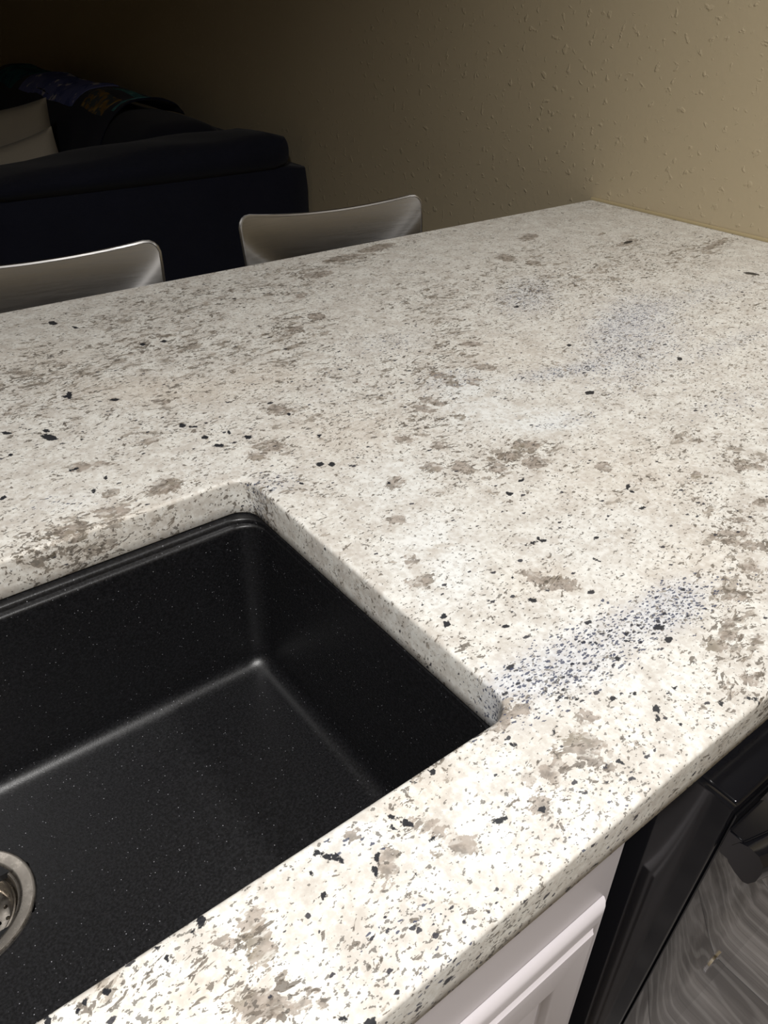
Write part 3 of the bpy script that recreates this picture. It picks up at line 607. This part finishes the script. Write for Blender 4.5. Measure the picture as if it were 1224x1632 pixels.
# ------------------------------------------------------------------ sink
DX, DY = -1.6152, 0.3465        # drain centre
ZF = 0.6855                     # bowl floor
sink = tag(empty('kitchen_sink', (-1.618, 0.285, ZF - 0.012)), 'black composite undermount sink set into the granite', 'sink')
def S(p):
    return (p[0] + 1.618, p[1] - 0.285, p[2] - ZF + 0.012)
zt = ZC - TH - 0.0006
prof = [(-0.022, zt - 0.012), (-0.022, zt), (0.0045, zt), (0.0062, zt - 0.0005), (0.0074, zt - 0.0018), (0.0078, zt - 0.0036),
        (0.0084, zt - 0.0052), (0.0098, zt - 0.0058), (0.0116, zt - 0.0062), (0.0130, zt - 0.0072), (0.0138, zt - 0.009), (0.0141, zt - 0.012)]
rf = 0.017
top_in, bot_in = 0.0141, 0.0200
for t in (0.2, 0.4, 0.6, 0.8, 1.0):
    prof.append((top_in + (bot_in - top_in) * t, zt - 0.012 + (ZF + rf - zt + 0.012) * t))
for a in range(10, 91, 10):
    prof.append((bot_in + rf * (1 - math.cos(math.radians(a))), ZF + rf * (1 - math.sin(math.radians(a)))))
def o3(i):                       # the rim only shows at the back; elsewhere the bowl starts right under the stone
    return i if i <= 0 else (max(0.0008, i * 0.12) if i <= 0.0141 else i - 0.0124)
rings = []
for ins, z in prof:
    r = min(max(0.010, HR - 0.6 * ins + 0.012), 0.06) if ins > 0 else HR + 0.02
    if z < ZF + rf: r = 0.024 - 0.004
    rings.append([S((px, py, z)) for px, py in rrect(HX0 + o3(ins), HX1 - o3(ins), HY0 + o3(ins), HY1 - ins, r, 8)])
nring = len(rings[0])
base_ring = rrect(HX0 + o3(bot_in + rf), HX1 - o3(bot_in + rf), HY0 + o3(bot_in + rf), HY1 - bot_in - rf, 0.02, 8)
for t in (0.3, 0.6, 0.85, 1.0):
    rg = []
    for px, py in base_ring:
        a = math.atan2(py - DY, px - DX)
        cx_, cy_ = DX + 0.0565 * math.cos(a), DY + 0.0565 * math.sin(a)
        rg.append(S((px + (cx_ - px) * t, py + (cy_ - py) * t, ZF - 0.0035 * t)))
    rings.append(rg)
rings.append([S((DX + 0.053 * math.cos(math.atan2(py - DY, px - DX)), DY + 0.053 * math.sin(math.atan2(py - DY, px - DX)), ZF - 0.009)) for px, py in base_ring])
loft('basin', rings, M['sink'], sink)
dz = ZF - 0.0025
fl_prof = [(0.0530, -0.006), (0.0550, -0.0006), (0.0552, 0.0010), (0.0545, 0.0018), (0.0532, 0.0020), (0.0524, 0.00190), (0.0450, 0.00075), (0.0440, 0.0005), (0.0430, 0.0000), (0.0424, -0.0008),
           (0.0420, -0.0022), (0.0410, -0.0026), (0.0403, -0.0028), (0.0398, -0.0040), (0.0394, -0.010), (0.0390, -0.024), (0.0382, -0.046), (0.022, -0.052), (0.0205, -0.075)]
fo = lathe('drain_flange', fl_prof, M['steel'], sink, 80, S((DX, DY, dz)))
# basket strainer
bs = tag(empty('strainer_basket', (DX, DY, dz - 0.036)), 'steel basket strainer seated in the sink drain', 'strainer')
pb = [(0.0352, 0.0268), (0.0360, 0.0276), (0.0368, 0.0270), (0.0362, 0.0258), (0.0352, 0.0240), (0.0345, 0.0180), (0.0335, 0.0140), (0.0315, 0.0112), (0.0285, 0.0100), (0.022, 0.0096), (0.012, 0.0104), (0.0001, 0.0108)]
bowl = lathe('basket_bowl', [(r, z) for r, z in pb], M['steel'], bs, 64)
sol = bowl.modifiers.new('thick', 'SOLIDIFY'); sol.thickness = 0.0009; sol.offset = 0
cb = bmesh.new()
holes = [(0.0270, a) for a in range(6, 360, 24)] + [(0.0205, a) for a in range(10, 360, 36)] + [(0.0128, a) for a in range(0, 360, 60)]
for r, a in holes:
    m4 = Matrix.Translation((r * math.cos(math.radians(a)), r * math.sin(math.radians(a)), 0.010))
    bmesh.ops.create_cone(cb, cap_ends=True, segments=12, radius1=0.0019, radius2=0.0019, depth=0.02, matrix=m4)
cut = bm_obj('hole_cutter', cb)
cut.parent = bs
bo = bowl.modifiers.new('holes', 'BOOLEAN'); bo.object = cut; bo.operation = 'DIFFERENCE'; bo.solver = 'EXACT'
bpy.context.view_layer.update()
dg = bpy.context.evaluated_depsgraph_get()
me2 = bpy.data.meshes.new_from_object(bowl.evaluated_get(dg))
bowl.modifiers.clear()
bowl.data = me2
bpy.data.objects.remove(cut, do_unlink=True)
lathe('knob', [(0.0030, 0.0109), (0.0028, 0.018), (0.0060, 0.021), (0.0075, 0.0235), (0.0070, 0.026), (0.0040, 0.0275), (0.0002, 0.0278)], M['steel'], bs, 24)

# ------------------------------------------------------------------ base cabinets
FY = 0.030                      # face frame plane
def nested_panel(name, x0, x1, z0, z1, prof, mat, parent, back):
    """picture-frame moulding: prof = (inset, y) from the outer edge inwards"""
    rings = []
    for d, yy in [(0.0, back)] + prof:
        rings.append([(x0 + d, yy, z0 + d), (x1 - d, yy, z0 + d), (x1 - d, yy, z1 - d), (x0 + d, yy, z1 - d)])
    o = loft(name, rings, mat, parent, True, True, True)
    return o

def base_cabinet(x0, x1, doors, label):
    c = tag(empty('base_cabinet', ((x0 + x1) / 2, 0.33, 0.0)), label, 'cabinet', 'white base cabinets under the worktop')
    ox, oy = (x0 + x1) / 2, 0.33
    def L(x, y, z): return (x - ox, y - oy, z)
    zt2 = ZC - TH - 0.0005
    bm = bmesh.new()
    for lo, hi in (((x0, FY + 0.019, 0.1), (x0 + 0.016, 0.64, zt2)), ((x1 - 0.016, FY + 0.019, 0.1), (x1, 0.64, zt2)),
                   ((x0 + 0.016, FY + 0.019, 0.1), (x1 - 0.016, 0.64, 0.116)), ((x0 + 0.016, 0.63, 0.116), (x1 - 0.016, 0.64, zt2)),
                   ((x0, 0.075, 0.0), (x1, 0.09, 0.0995))):
        add_box(bm, L(*lo), L(*hi))
    bm_obj('carcass', bm, M['white'], c)
    bm = bmesh.new()
    for lo, hi in (((x0, FY, 0.1), (x0 + 0.04, FY + 0.0188, zt2)), ((x1 - 0.04, FY, 0.1), (x1, FY + 0.0188, zt2)),
                   ((x0 + 0.04, FY, zt2 - 0.19), (x1 - 0.04, FY + 0.0188, zt2)), ((x0 + 0.04, FY, 0.1), (x1 - 0.04, FY + 0.0188, 0.14))):
        add_box(bm, L(*lo), L(*hi))
    bm_obj('face_frame', bm, M['white'], c)
    for a, b in doors:
        f = FY - 0.0003
        t = 0.0190
        z0, z1 = 0.118, 0.7135
        frame = [(0.0, f - 0.0015), (0.0012, f - 0.0040), (0.0036, f - 0.0062), (0.0070, f - 0.0078), (0.0105, f - 0.0088), (0.0130, f - 0.0090), (0.0152, f - 0.0084),
                 (0.0175, f - 0.0082), (0.0190, f - 0.0096), (0.0198, f - 0.0112), (0.0212, f - 0.0118), (0.058, f - 0.0118), (0.0605, f - 0.0108), (0.0640, f - 0.0070), (0.0665, f - 0.0060), (0.0665, f - 0.002)]
        d = nested_panel('door', a - ox, b - ox, z0, z1, [(i, yy - oy) for i, yy in frame], M['white'], c, f - oy)
        pan = [(0.0, f - 0.0058), (0.004, f - 0.0060), (0.030, f - 0.0098), (0.033, f - 0.0108), (0.034, f - 0.0112)]
        nested_panel('panel', a - ox + 0.0667, b - ox - 0.0667, z0 + 0.0667, z1 - 0.0667, [(i, yy - oy) for i, yy in pan], M['white'], d, f - 0.0018 - oy)
    return c
base_cabinet(-2.03, -1.1905, [(-2.018, -1.614), (-1.606, -1.2000)], 'white sink base cabinet with raised panel doors beside black dishwasher')
base_cabinet(-0.570, -0.006, [(-0.541, -0.035)], 'white single door base cabinet between dishwasher and textured wall')
back = box('wall_back', (CX0 + 0.02, 0.645, 0.0), (-0.004, 0.70, ZC - TH - 0.0005), M['white'])
tag(back, kind='structure')

# ------------------------------------------------------------------ dishwasher
DW0, DW1 = -1.170, -0.574
dw = tag(empty('dishwasher', ((DW0 + DW1) / 2, 0.33, 0.0)), 'glossy black dishwasher with bowed handle and door slightly ajar', 'dishwasher')
ox, oy = (DW0 + DW1) / 2, 0.33
box('tub', (DW0 - 0.005 - ox, 0.082 - oy, 0.10), (DW1 + 0.002 - ox, 0.62 - oy, ZC - TH - 0.004), M['gap'], dw, 0.004)
box('toe_kick', (DW0 - ox, 0.085 - oy, 0.002), (DW1 - ox, 0.10 - oy, 0.098), M['gap'], dw, 0.002)
box('filler_strip', (-1.1900 - ox, 0.0505 - oy, 0.10), (DW0 - 0.006 - ox, 0.075 - oy, ZC - TH - 0.002), M['black'], dw, 0.001)
TILT = math.atan(0.0478)
W, H = DW1 - DW0, 0.7625
door = bm_obj('door', box_bm((0.0068, 0, 0), (W, 0.063, H), 0.0035, 3), M['black'], dw, 40)
door.location = (DW0 - ox, 0.012 - oy, 0.10)
door.rotation_euler = (TILT, 0, 0)
bm = box_bm((0, 0.0, 0), (0.0062, 0.063, H), 0.0016, 2)
bm_obj('end_cap', bm, M['black'], door, 40)
box('front_panel', (0.008, -0.0022, 0.01), (W - 0.002, -0.0002, H - 0.012), M['front'], door, 0.0008, 2)
# bowed handle
prof = [(-0.008, 0.716), (-0.0085, 0.727), (-0.012, 0.7355), (-0.019, 0.7385), (-0.026, 0.7375), (-0.0305, 0.733), (-0.0325, 0.725), (-0.0318, 0.714), (-0.0285, 0.706), (-0.025, 0.7040), (-0.018, 0.7065), (-0.0115, 0.7105)]
rings = []
nseg = 40
for i in range(nseg + 1):
    s = i / nseg
    xx = 0.004 + (W - 0.008) * s
    bow = -0.034 * math.sin(math.pi * s) ** 0.8
    rings.append([(xx, yy + bow, zz) for yy, zz in prof])
h = loft('handle', rings, M['dusty'], door, True, True)
for xa, xb in ((0.0045, 0.047), (W - 0.047, W - 0.0045)):
    bw = -0.034 * math.sin(math.pi * 0.047 / W) ** 0.8
    bm = bmesh.new()
    pts = [(xa, -0.0025), (xb, -0.0025), (xb, -0.014 + (bw if xa < 0.1 else 0)), (xa, -0.014 + (0 if xa < 0.1 else bw))]
    lo = [bm.verts.new((px, py, 0.711)) for px, py in pts]
    hi = [bm.verts.new((px, py, 0.7382)) for px, py in pts]
    bm.faces.new(lo[::-1]); bm.faces.new(hi)
    for q in range(4):
        bm.faces.new((lo[q], lo[(q + 1) % 4], hi[(q + 1) % 4], hi[q]))
    bmesh.ops.bevel(bm, geom=bm.edges[:], offset=0.001, segments=2, affect='EDGES')
    bm_obj('handle_bracket', bm, M['dusty'], door, 40)
bg = lathe('badge', [(0.0180, 0.0), (0.0178, 0.0004), (0.013, 0.0009), (0.007, 0.0013), (0.0003, 0.0015)], M['chrome'], door, 32)
bg.rotation_euler = (math.radians(90), 0, 0)
bg.location = (0.270, -0.0022, 0.180)

# ------------------------------------------------------------------ stools
def make_stool(loc, rz, label):
    t = tag(empty('counter_stool', loc), label, 'stool', 'brushed metal stools behind the worktop')
    t.rotation_euler = (0, 0, rz)
    # backrest plate: origin of the stool sits under the backrest; sitter faces -y
    nu, nv, hw, th = 32, 12, 0.212, 0.007
    ztop, zbot = 0.943, 0.735
    def pt(u, v, side):
        w = hw * (1.0 - 0.055 * (1 - v))
        x = u * w
        zz = zbot + (ztop - zbot) * v
        zz += 0.019 * (abs(u) ** 2.0) * v - 0.011 * v
        yy = 0.030 * v - 0.020 * (u * u) + 0.007 + side * th * 0.5
        return Vector((x, yy, zz))
    # rounded corners by squeezing (u,v) onto a superellipse-like outline
    def uv(i, j):
        u, v = -1 + 2 * i / nu, j / nv
        return u, v
    def outline(u, v):
        rc = 0.12
        rv = rc * hw / (ztop - zbot) * 1.0
        au = abs(u)
        for vv, sgn in ((v, 1),):
            lim = 1.0
            if v > 1 - rv:
                k = (v - (1 - rv)) / rv
                lim = 1 - rc + rc * math.sqrt(max(0, 1 - k * k))
            elif v < rv:
                k = (rv - v) / rv
                lim = 1 - rc + rc * math.sqrt(max(0, 1 - k * k))
        return u * lim, v
    vs = [0, .01, .03, .06, .1] + [0.1 + 0.8 * i / 8 for i in range(1, 8)] + [.9, .94, .97, .99, 1]
    us = [-1 + 2 * i / nu for i in range(nu + 1)]
    bm = bmesh.new()
    grid = {}
    for side in (-1, 1):
        for j, v in enumerate(vs):
            for i, u in enumerate(us):
                grid[side, i, j] = bm.verts.new(pt(*outline(u, v), side))
    nvv = len(vs)
    for j in range(nvv - 1):
        for i in range(nu):
            bm.faces.new([grid[-1, i, j], grid[-1, i + 1, j], grid[-1, i + 1, j + 1], grid[-1, i, j + 1]])
            bm.faces.new([grid[1, i, j], grid[1, i, j + 1], grid[1, i + 1, j + 1], grid[1, i + 1, j]])
    rim = [(i, 0) for i in range(nu)] + [(nu, j) for j in range(nvv - 1)] + [(i, nvv - 1) for i in range(nu, 0, -1)] + [(0, j) for j in range(nvv - 1, 0, -1)]
    for a, b in zip(rim, rim[1:] + rim[:1]):
        bm.faces.new([grid[-1, a[0], a[1]], grid[1, a[0], a[1]], grid[1, b[0], b[1]], grid[-1, b[0], b[1]]])
    bk = bm_obj('backrest', bm, M['alu'], t, 40)
    edge = [pt(*outline(us[i], vs[j]), 0) for i, j in rim]
    pts = edge + edge[:1]
    tube('rim', pts, 0.0039, M['alu'], bk, 8)
    seat = box('seat', (-0.20, -0.40, 0.635), (0.20, -0.02, 0.660), M['alu'], t, 0.010, 3)
    for sx in (-1, 1):
        tube('leg', [(sx * 0.205, -0.39, 0.008), (sx * 0.178, -0.37, 0.634)], 0.0125, M['alu'], t)
        tube('leg', [(sx * 0.205, 0.035, 0.008), (sx * 0.178, -0.035, 0.634)], 0.0125, M['alu'], t)
        tube('back_upright', [(sx * 0.165, -0.03, 0.66), (sx * 0.168, -0.005, 0.70), (sx * 0.165, 0.008, 0.76)], 0.010, M['alu'], t)
        tube('stretcher', [(sx * 0.194, -0.38, 0.24), (sx * 0.194, 0.006, 0.24)], 0.008, M['alu'], t)
    tube('footrest', [(-0.192, -0.381, 0.27), (0.192, -0.381, 0.27)], 0.009, M['alu'], t)
    return t
make_stool((-0.622, 1.232, 0), -0.10, 'brushed metal stool nearest the textured wall, back showing over the worktop')
make_stool((-1.236, 1.210, 0), -0.10, 'brushed metal stool at the left edge, in front of the dark sofa')

# ------------------------------------------------------------------ sofa and what lies on it
def soft_box(name, lo, hi, r, mat, parent, puff=0.0, seg=5, n=10, wob=0.0, seed=0):
    """rounded box of quads, bulged and slightly uneven like stuffed upholstery"""
    bm = box_bm(lo, hi, 0)
    bmesh.ops.subdivide_edges(bm, edges=bm.edges[:], cuts=n, use_grid_fill=True)
    lo, hi = Vector(lo), Vector(hi)
    c = (lo + hi) / 2
    e = (hi - lo) / 2
    rnd = random.Random(seed)
    ph = [rnd.uniform(0, 6.28) for _ in range(6)]
    for v in bm.verts:
        p = v.co - c
        q = Vector([max(-(e[i] - r), min(e[i] - r, p[i])) for i in range(3)])
        d = p - q
        if d.length > 1e-9:
            p = q + d.normalized() * r
        s = [1 - (p[i] / e[i]) ** 2 for i in range(3)]
        for i in range(3):
            j, k2 = (i + 1) % 3, (i + 2) % 3
            p[i] += puff * (p[i] / e[i]) * max(0, s[j]) * max(0, s[k2])
        if wob:
            p.z += wob * (math.sin(9 * p.x + ph[0]) + math.sin(7 * p.y + ph[1]) + math.sin(17 * (p.x + p.y) + ph[2])) * max(0, p.z / e[2])
        v.co = c + p
    for f in bm.faces:
        f.smooth = True
    return bm_obj(name, bm, mat, parent, 80)

SY = 2.29
sofa = tag(empty('sofa', (-0.52, 3.6, 0)), 'dark navy upholstered sofa standing along the wall in the dim room', 'sofa')
def so(x, y, z): return (x + 0.52, y - 3.6, z)
sob = lambda nm, lo, hi, r, **k: soft_box(nm, so(*lo), so(*hi), r, M['sofa'], sofa, **k)
sob('arm', (-1.06, SY, 0.06), (-0.012, SY + 0.26, 0.815), 0.03, puff=0.006)
pad = sob('arm_pad', (-1.07, SY - 0.012, 0.806), (-0.085, SY + 0.28, 0.905), 0.046, puff=0.012, wob=0.003, n=14, seed=3)
for v in pad.data.vertices:
    v.co.z += 0.055 * (v.co.x - 0.17) * max(0.0, min(1.0, (v.co.z - 0.82) / 0.08))
sob('arm', (-1.06, 4.66, 0.06), (-0.012, 4.92, 0.815), 0.03, puff=0.006)
sob('base', (-1.02, SY + 0.262, 0.06), (-0.012, 4.658, 0.30), 0.02)
sob('back', (-0.20, SY + 0.262, 0.30), (-0.012, 4.658, 0.86), 0.05, puff=0.01)
for i in range(3):
    y0 = SY + 0.27 + i * 0.71
    sob('seat_cushion', (-1.03, y0, 0.302), (-0.21, y0 + 0.70, 0.47), 0.05, puff=0.02, seed=i)
    sob('back_cushion', (-0.47, y0 + 0.02, 0.475), (-0.10, y0 + 0.69, 0.905), 0.12, puff=0.02, seed=i + 5, n=12)
for x in (-0.95, -0.1):
    for yy in (SY + 0.08, 4.84):
        lathe('foot', [(0.0001, 0.0), (0.022, 0.0), (0.030, 0.059), (0.0001, 0.0595)], M['gap'], sofa, 16, so(x, yy, 0.0005))

# quilt over the back cushions
prof_q = [(-0.122, 0.893), (-0.132, 0.906), (-0.156, 0.924), (-0.215, 0.944), (-0.290, 0.948), (-0.370, 0.936), (-0.440, 0.890), (-0.490, 0.815), (-0.512, 0.710), (-0.518, 0.610), (-0.520, 0.520)]
def q_curve(s):
    f = s * (len(prof_q) - 1)
    i = min(int(f), len(prof_q) - 2)
    t = f - i
    p0 = prof_q[max(i - 1, 0)]; p1 = prof_q[i]; p2 = prof_q[i + 1]; p3 = prof_q[min(i + 2, len(prof_q) - 1)]
    return [0.5 * (2 * p1[k] + (p2[k] - p0[k]) * t + (2 * p0[k] - 5 * p1[k] + 4 * p2[k] - p3[k]) * t * t + (3 * p1[k] - p0[k] - 3 * p2[k] + p3[k]) * t ** 3) for k in (0, 1)]
def q_pt(s, y, off):
    a, b = q_curve(max(0, s - 0.01)), q_curve(min(1, s + 0.01))
    tx, tz = b[0] - a[0], b[1] - a[1]
    l = math.hypot(tx, tz) or 1
    c = q_curve(s)
    w = 0.006 * math.sin(11 * y + 5 * s) + 0.004 * math.sin(23 * y - 9 * s)
    return (c[0] + (tz / l) * (off + w) * (-1) * -1 * -1, y, c[1] + (-tx / l) * (off + w) * 1)
def q_sheet(name, s0, s1, y0, y1, off, th, mat, parent, ns=24, ny=24):
    bm = bmesh.new()
    g = {}
    for lay in (0, 1):
        for a in range(ns + 1):
            for b in range(ny + 1):
                g[lay, a, b] = bm.verts.new(q_pt(s0 + (s1 - s0) * a / ns, y0 + (y1 - y0) * b / ny, off + lay * th))
    for a in range(ns):
        for b in range(ny):
            bm.faces.new([g[1, a, b], g[1, a + 1, b], g[1, a + 1, b + 1], g[1, a, b + 1]])
            bm.faces.new([g[0, a, b], g[0, a, b + 1], g[0, a + 1, b + 1], g[0, a + 1, b]])
    rim = [(a, 0) for a in range(ns)] + [(ns, b) for b in range(ny)] + [(a, ny) for a in range(ns, 0, -1)] + [(0, b) for b in range(ny, 0, -1)]
    for p, q in zip(rim, rim[1:] + rim[:1]):
        bm.faces.new([g[0, p[0], p[1]], g[0, q[0], q[1]], g[1, q[0], q[1]], g[1, p[0], p[1]]])
    return bm_obj(name, bm, mat, parent, 60)
qy0, qy1 = 2.98, 4.62
quilt = tag(q_sheet('quilt', 0, 1, qy0, qy1, 0.010, 0.008, M['quilt'], None, 30, 40), 'dark patchwork quilt with blue and teal panels draped over the sofa back', 'quilt')
def patch_mat(name, c1, c2, c3, scale):
    N = NT(name)
    P = N.pos()
    n = N.noise(P, scale, 3, 0.6, 1.0)
    m = N.noise(N.mapping(P, (1, 1, 1), (0, 0, 0), (3, 3, 3)), scale * 1.7, 3, 0.6)
    c = N.mix(N.step(n, 0.45, 0.55), c1, c2)
    c = N.mix(N.step(m, 0.58, 0.66), c, c3)
    return N.set(color=c, rough=0.85, spec=0.2)
pm_blue = patch_mat('patch_lavender_blue', srgb(120, 128, 190), srgb(92, 102, 168), srgb(225, 220, 230), 9)
pm_teal = patch_mat('patch_teal', srgb(48, 112, 128), srgb(40, 84, 110), srgb(60, 120, 130), 10)
pm_brown = patch_mat('patch_brown', srgb(80, 88, 92), srgb(150, 118, 66), srgb(180, 148, 86), 14)
pm_lime = patch_mat('patch_lime', srgb(150, 160, 70), srgb(120, 140, 60), srgb(170, 170, 110), 20)
pm_edge = patch_mat('patch_seafoam', srgb(90, 150, 150), srgb(76, 130, 136), srgb(120, 170, 166), 20)
for s0, s1, y0, y1, mt in ((0.30, 0.74, 3.40, 4.12, pm_blue), (0.30, 0.70, 4.22, 4.54, pm_teal), (0.46, 0.88, 3.08, 3.32, pm_brown), (0.79, 0.87, 3.40, 4.12, pm_teal),
                           (0.885, 0.93, 3.36, 4.15, pm_lime), (0.14, 0.95, 3.010, 3.030, pm_edge), (0.33, 0.38, 3.08, 3.32, pm_edge)):
    q_sheet('patch', s0, s1, y0, y1, 0.0175, 0.003, mt, quilt, 14, 12)

def pillow(name, size, thick, mat, loc, rot, label):
    n = 18
    bm = bmesh.new()
    g = {}
    for side in (-1, 1):
        for i in range(n + 1):
            for j in range(n + 1):
                u, v = -1 + 2 * i / n, -1 + 2 * j / n
                pin = 1 - 0.10 * (1 - u * u * 1.0) * v * v, 1 - 0.10 * (1 - v * v) * u * u
                x = u * size / 2 * (1 - 0.09 * (1 - v * v) * (u * u) * 1.0)
                z = v * size / 2 * (1 - 0.09 * (1 - u * u) * (v * v) * 1.0)
                t = thick / 2 * (max(0, (1 - u ** 4) * (1 - v ** 4))) ** 0.55
                t *= 1 + 0.08 * math.sin(5 * u + 3 * v) + 0.06 * math.sin(9 * v - 4 * u)
                if i in (0, n) or j in (0, n):
                    t = 0.0
                    if side == 1:
                        g[side, i, j] = g[-1, i, j]
                        continue
                g[side, i, j] = bm.verts.new((x, side * t, z))
    for i in range(n):
        for j in range(n):
            bm.faces.new([g[-1, i, j], g[-1, i + 1, j], g[-1, i + 1, j + 1], g[-1, i, j + 1]])
            bm.faces.new([g[1, i, j], g[1, i, j + 1], g[1, i + 1, j + 1], g[1, i + 1, j]])
    o = bm_obj(name, bm, mat, None, 80)
    o.location = loc
    o.rotation_euler = rot
    return tag(o, label, 'pillow', 'cream pillows on the sofa')
pillow('throw_pillow', 0.44, 0.14, M['pillow'], (-0.765, 3.24, 0.722), (math.radians(-10), math.radians(-8), math.radians(-30)), 'cream throw pillow standing upright at the left edge beside the quilt')
pillow('throw_pillow', 0.36, 0.13, M['pillow'], (-0.815, 2.88, 0.700), (math.radians(-12), math.radians(-14), math.radians(-24)), 'smaller cream throw pillow in front of the upright pillow and quilt')
